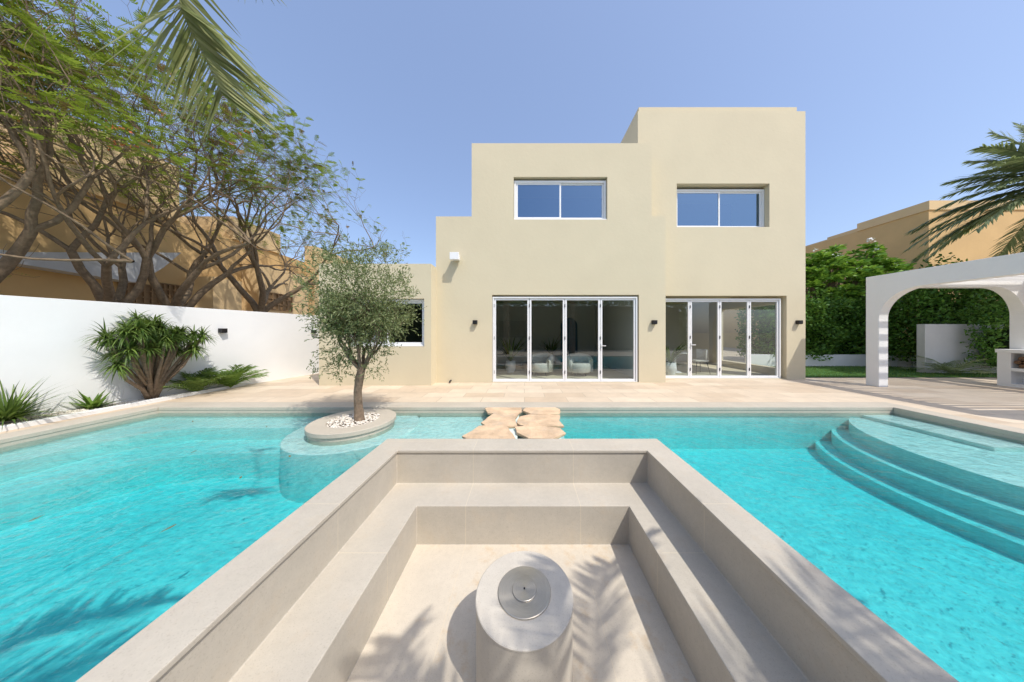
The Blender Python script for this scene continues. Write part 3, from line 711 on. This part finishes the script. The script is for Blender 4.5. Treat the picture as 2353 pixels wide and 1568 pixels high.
def leafbox(name,x0,x1,y0,y1,z0,z1,n,L,w,m,lab,seed,cat='hedge',wavy=.3):
    rg=random.Random(seed); e=empty(name,((x0+x1)/2,(y0+y1)/2,z0),lab,cat)
    i_=.22+wavy*.5
    obj('branches',MB().box(x0+i_,x1-i_,y0+i_,y1-i_,z0,z1-i_*1.5),M['core'],parent=e)  # near-black filler box; the hedge's inner shade is put into its colour
    mb=MB()
    for k in range(n):
        f=rg.random(); x=rg.uniform(x0,x1); y=rg.uniform(y0,y1); z=rg.uniform(z0,z1)
        bmp=wavy*noise.noise(Vector((x*1.1,z*1.1,y*1.1+seed)))
        if f<.6: y=y0+rg.random()**1.5*.25+bmp*1.2
        elif f<.85: z=z1-rg.random()**1.5*.3+bmp*2
        else: x=(x0 if rg.random()<.5 else x1)+rg.uniform(-.12,.12)
        d=(rv(rg)+Vector((0,-.5,.35))).normalized(); mb.leaf((x,y,z),d,L*rg.uniform(.7,1.2),w,rg)
    obj('leaves',mb,m,parent=e)
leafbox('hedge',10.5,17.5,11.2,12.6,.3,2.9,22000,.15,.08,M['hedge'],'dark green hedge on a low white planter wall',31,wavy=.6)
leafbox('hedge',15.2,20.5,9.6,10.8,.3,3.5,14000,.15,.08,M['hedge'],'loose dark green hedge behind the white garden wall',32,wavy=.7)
leafbox('hedge',-12,14,-7.6,-6.2,0,4.2,9000,.35,.2,M['hedge'],'tall dark hedge added out of view to darken the door reflections',33)  # added unseen hedge, gives the glass doors something dark to reflect
rg=random.Random(41)
e=empty('frangipani_tree',(14.8,12.2,0),'broad leafy frangipani tree with white blossoms above the hedge','tree')
st=MB(); lf=MB(); fl=MB()
for k in range(460):
    v=rv(rg); v.z=abs(v.z) if rg.random()<.8 else -.3*abs(v.z)
    c=Vector((15.7,12.4,3.0))+Vector((v.x*3.7,v.y*1.2,v.z*2.5))*(.75+.25*rg.random())
    c.z+=.8*noise.noise(c*.8)
    for j in range(20):
        t=2*pi*j/20*2.4; d=Vector((cos(t),sin(t),rg.uniform(-.1,.9))).normalized()
        p=c+rv(rg)*.06; sd=d.cross(rv(rg)).normalized()
        L=rg.uniform(.25,.38)
        lf.add([p,p+d*L*.35-sd*.05,p+d*L*.75-sd*.05-Vector((0,0,.02)),p+d*L-Vector((0,0,.05)),p+d*L*.75+sd*.05-Vector((0,0,.02)),p+d*L*.35+sd*.05],[(0,1,2,3,4,5)])
    if rg.random()<.14 and v.z>.5:
        for j in range(9): fl.leaf(c+Vector((0,-.05,.3))+rv(rg)*.08,rv(rg),.09,.07,rg)
    if k%6==0: st.tube([(14.8,12.2,1.2),Vector((14.8,12.2,1.6)).lerp(c,.5)+Vector((0,0,-.2)),c],[.08,.05,.02],6)
st.tube([(14.8,12.2,0),(14.8,12.2,1.5)],[.16,.13],10)
obj('trunk',st,M['bark'],parent=e,smooth=True); obj('crown',lf,M['frang'],parent=e); obj('blossom',fl,M['flower'],parent=e)
fernpalm(14.6,8.75,.02,18,1.0,M['palmdark'],'low dark cycad in front of the white garden wall',8,'cycad_plant',els=(.5,1.2))
leafbox('shrub',15.4,17.6,8.3,9.0,.3,2.4,4800,.12,.05,M['hedge'],'loose dark shrub against the white garden wall',35,'shrub',wavy=.7)
# ---------------------------------------------------------------- palms
def palm(x,y,z,n,L,LL,w,m,lab,seed,extra=None,nl=46,trunk=(0,0),up=(.05,1.1),drp=.8,sag=.45,low=None):
    rg=random.Random(seed); e=empty('palm_tree',(x+trunk[0],y+trunk[1],0),lab,'palm tree'); lf=MB(); st=MB(); tr=MB()
    P=[]; Rr=[]
    for k in range(31):
        t=k/30; P.append((x+trunk[0]*(1-t),y+trunk[1]*(1-t),(z-.15)*t)); Rr.append(.19+.03*(k%2)-.03*t)
    tr.tube(P,Rr,12)
    for k in range(n):
        a=2*pi*k*.381966*1.0+rg.uniform(-.15,.15); l=L*rg.uniform(.85,1.1); el=rg.uniform(*up)
        Q=[]
        for j in range(6):
            s=j/5; Q.append((x+cos(a)*l*s*cos(el)*(1-.12*s),y+sin(a)*l*s*cos(el)*(1-.12*s),z+l*sin(el)*s-drp*l*s*s*max(.0,cos(el))**.5*.62))
        frond(lf,st,Q,nl,LL,w,rg,sag,.85,3,stemr=.022)
    for Q,LLx,nx in (extra or []): frond(lf,st,Q,nx,LLx,.024,rg,.12,1.02,5,stemr=.010,start=.4,face=Vector((.2,-1,.25)),tipk=.45)
    for Q in (low or []): frond(lf,st,Q,30,.56,.042,rg,.08,.9,4,stemr=.014,start=.3,tipk=.3)
    obj('trunk',tr,M['bark'],parent=e); obj('frond_stem',st,m,parent=e,smooth=True); obj('fronds',lf,m,parent=e)
palm(16.5,7.6,6.0,88,3.15,.58,.055,M['palmdark'],'date palm with arching grey-green fronds behind the pergola',51,nl=48,up=(-.45,1.25),drp=.6)
fr1=[(-1.2,-1.9,4.7),(-1.45,-.6,4.9),(-1.75,.6,4.4),W(375,-100,1.45),W(420,30,1.55),W(465,120,1.62),W(510,215,1.68)]
fr2=[(-1.2,-1.9,4.7),(-1.1,-.3,5.1),(-1.2,1.0,4.7),W(545,-160,1.75),W(590,-60,1.85)]
lo1=[(-1.2,-1.9,4.7),(-1.15,-1.3,4.8),(-1.1,-.7,4.4),(-1.05,-.3,3.9),(-1.0,.1,3.3)]
palm(-1.2,-1.9,4.7,6,2.3,.5,.045,M['palmleaf'],'date palm overhanging the pool with a drooping frond',52,extra=[(fr1,.66,44),(fr2,.40,30)],nl=24,up=(.1,.8),trunk=(0,-.2),sag=.2,low=[lo1])
c0=(3.2,-2.1,4.7)
lows=[[c0,(3.0,-1.6,4.9),(2.6,-.9,4.5),(2.3,-.3,3.9),(2.05,.25,3.2)],
      [c0,(3.1,-1.5,4.8),(3.1,-.8,4.4),(3.0,-.1,3.9),(2.9,.45,3.3)],
      [c0,(2.6,-1.8,4.9),(1.9,-1.2,4.5),(1.4,-.6,3.9),(1.1,-.1,3.2)],
      [c0,(3.7,-1.6,4.8),(4.1,-1.0,4.4),(4.4,-.4,3.9),(4.6,.1,3.3)]]
palm(3.2,-2.1,4.7,5,2.4,.5,.045,M['palmleaf'],'date palm standing behind the seating pit',53,nl=26,up=(.25,.9),trunk=(0,-.2),sag=.2,low=lows)
# ---------------------------------------------------------------- pergola
e=empty('pergola',(11.5,5,0),'white rendered pergola with rounded arches and slatted roof','pergola')
def archpoly(a0,a1,cw0,cw1,ztop,zin,r):
    p=[(a0,0),(a0,ztop),(a1,ztop),(a1,0),(a1-cw1,0)]
    cx=a1-cw1-r; cz=zin-r
    for k in range(17): t=pi/2*k/16; p.append((cx+r*cos(t),cz+r*sin(t)))
    cx=a0+cw0+r
    for k in range(17): t=pi/2+pi/2*k/16; p.append((cx+r*cos(t),cz+r*sin(t)))
    p.append((a0+cw0,0)); return p
for args in (((3.0,7.07,.28,.26,2.96,2.56,.75),'x',9.4,9.65),((3.0,7.07,.28,.26,2.955,2.56,.75),'x',13.35,13.6)):
    o=obj('side_arch',prism(archpoly(*args[0]),args[1],args[2],args[3]),M['white'],parent=e,bevel=.008); fixn(o)
o=obj('rear_arch',prism(archpoly(9.652,13.348,.02,.02,2.95,2.66,.8),'y',6.83,7.05),M['white'],parent=e); fixn(o)
obj('front_beam',MB().box(9.652,13.348,3.02,3.24,2.6,2.95),M['white'],parent=e)
mb=MB(); y=3.3
while y<6.75:
    mb.box(9.652,13.348,y,y+.05,2.80,2.88); y+=.17
obj('roof_slats',mb,M['white'],parent=e,kind='stuff')
e=empty('outdoor_counter',(13.1,6.3,0),'white rendered outdoor counter with firewood niche','counter')
X0,X1=12.96,13.32
mb=MB(); mb.box(X0-.02,X1,5.3,7.06,.9,.99); mb.box(X0,X1,5.32,5.5,0,.899); mb.box(X0,X1,6.84,7.04,0,.899); mb.box(X0,X1,5.501,6.839,.42,.5); mb.box(X0,X1,5.501,6.839,0,.08); mb.box(X1-.05,X1,5.501,6.839,.081,.419); mb.box(X1-.05,X1,5.501,6.839,.501,.898)
obj('counter',mb,M['white'],parent=e)
mb=MB(); rg=random.Random(3)
for r_ in range(3):
    for k in range(10): y_=5.58+k*.125+(.06 if r_%2 else 0); mb.tube([(X0+.03,y_,.56+r_*.1),(X1-.06,y_,.56+r_*.1)],[.055*rg.uniform(.8,1),.055],8)
obj('firewood',mb,M['log'],parent=e,kind='stuff')
rg=random.Random(77)
for i in range(11):
    X=rg.uniform(-6.2,-2.2); Y=rg.uniform(1.8,4.6)
    mb=MB(); mb.strip((X,Y,WZ+.006),(rg.uniform(-1,1),rg.uniform(-1,1),0),rg.uniform(.06,.11),.02,0,3); obj('fallen_leaf',mb,M['dryleaf'],label='brown leaf floating on the pool water',category='leaf',group='leaves floating on the pool')
# ---------------------------------------------------------------- light, sky, camera
d=Vector((-.5,.50,-1)).normalized()
sl=bpy.data.lights.new('sun','SUN'); sl.energy=3.8; sl.angle=radians(.53); sl.color=(1,.95,.87)
so=bpy.data.objects.new('sun',sl); scene.collection.objects.link(so); so.rotation_euler=d.to_track_quat('-Z','Y').to_euler(); so.location=(5,-5,12)
w=bpy.data.worlds.new('World'); scene.world=w; w.use_nodes=True; nt=w.node_tree
bg=nt.nodes['Background']; sk=nt.nodes.new('ShaderNodeTexSky'); sk.sky_type='NISHITA'; sk.sun_disc=False
sk.sun_elevation=math.asin(-d.z); sk.sun_rotation=math.atan2(-d.x,-d.y)
sk.air_density=1.0; sk.dust_density=2.2; sk.ozone_density=2.0; sk.altitude=0
hz=mixc(nt,1,sk.outputs[0],(1.0,1.32,2.2),'ADD')
nt.links.new(hz,bg.inputs[0]); bg.inputs[1].default_value=.15
scene.view_settings.view_transform='Standard'; scene.view_settings.look='None'; scene.view_settings.exposure=0
cam=bpy.data.cameras.new('camera'); co=bpy.data.objects.new('camera',cam); scene.collection.objects.link(co); scene.camera=co
co.location=(0,0,CH); co.rotation_euler=(radians(90),0,0)
cam.sensor_width=36; cam.lens=36*F/2353; cam.shift_x=-(CX-1176.5)/2353; cam.shift_y=-(784-CY)/2353; cam.clip_start=.02; cam.clip_end=3000
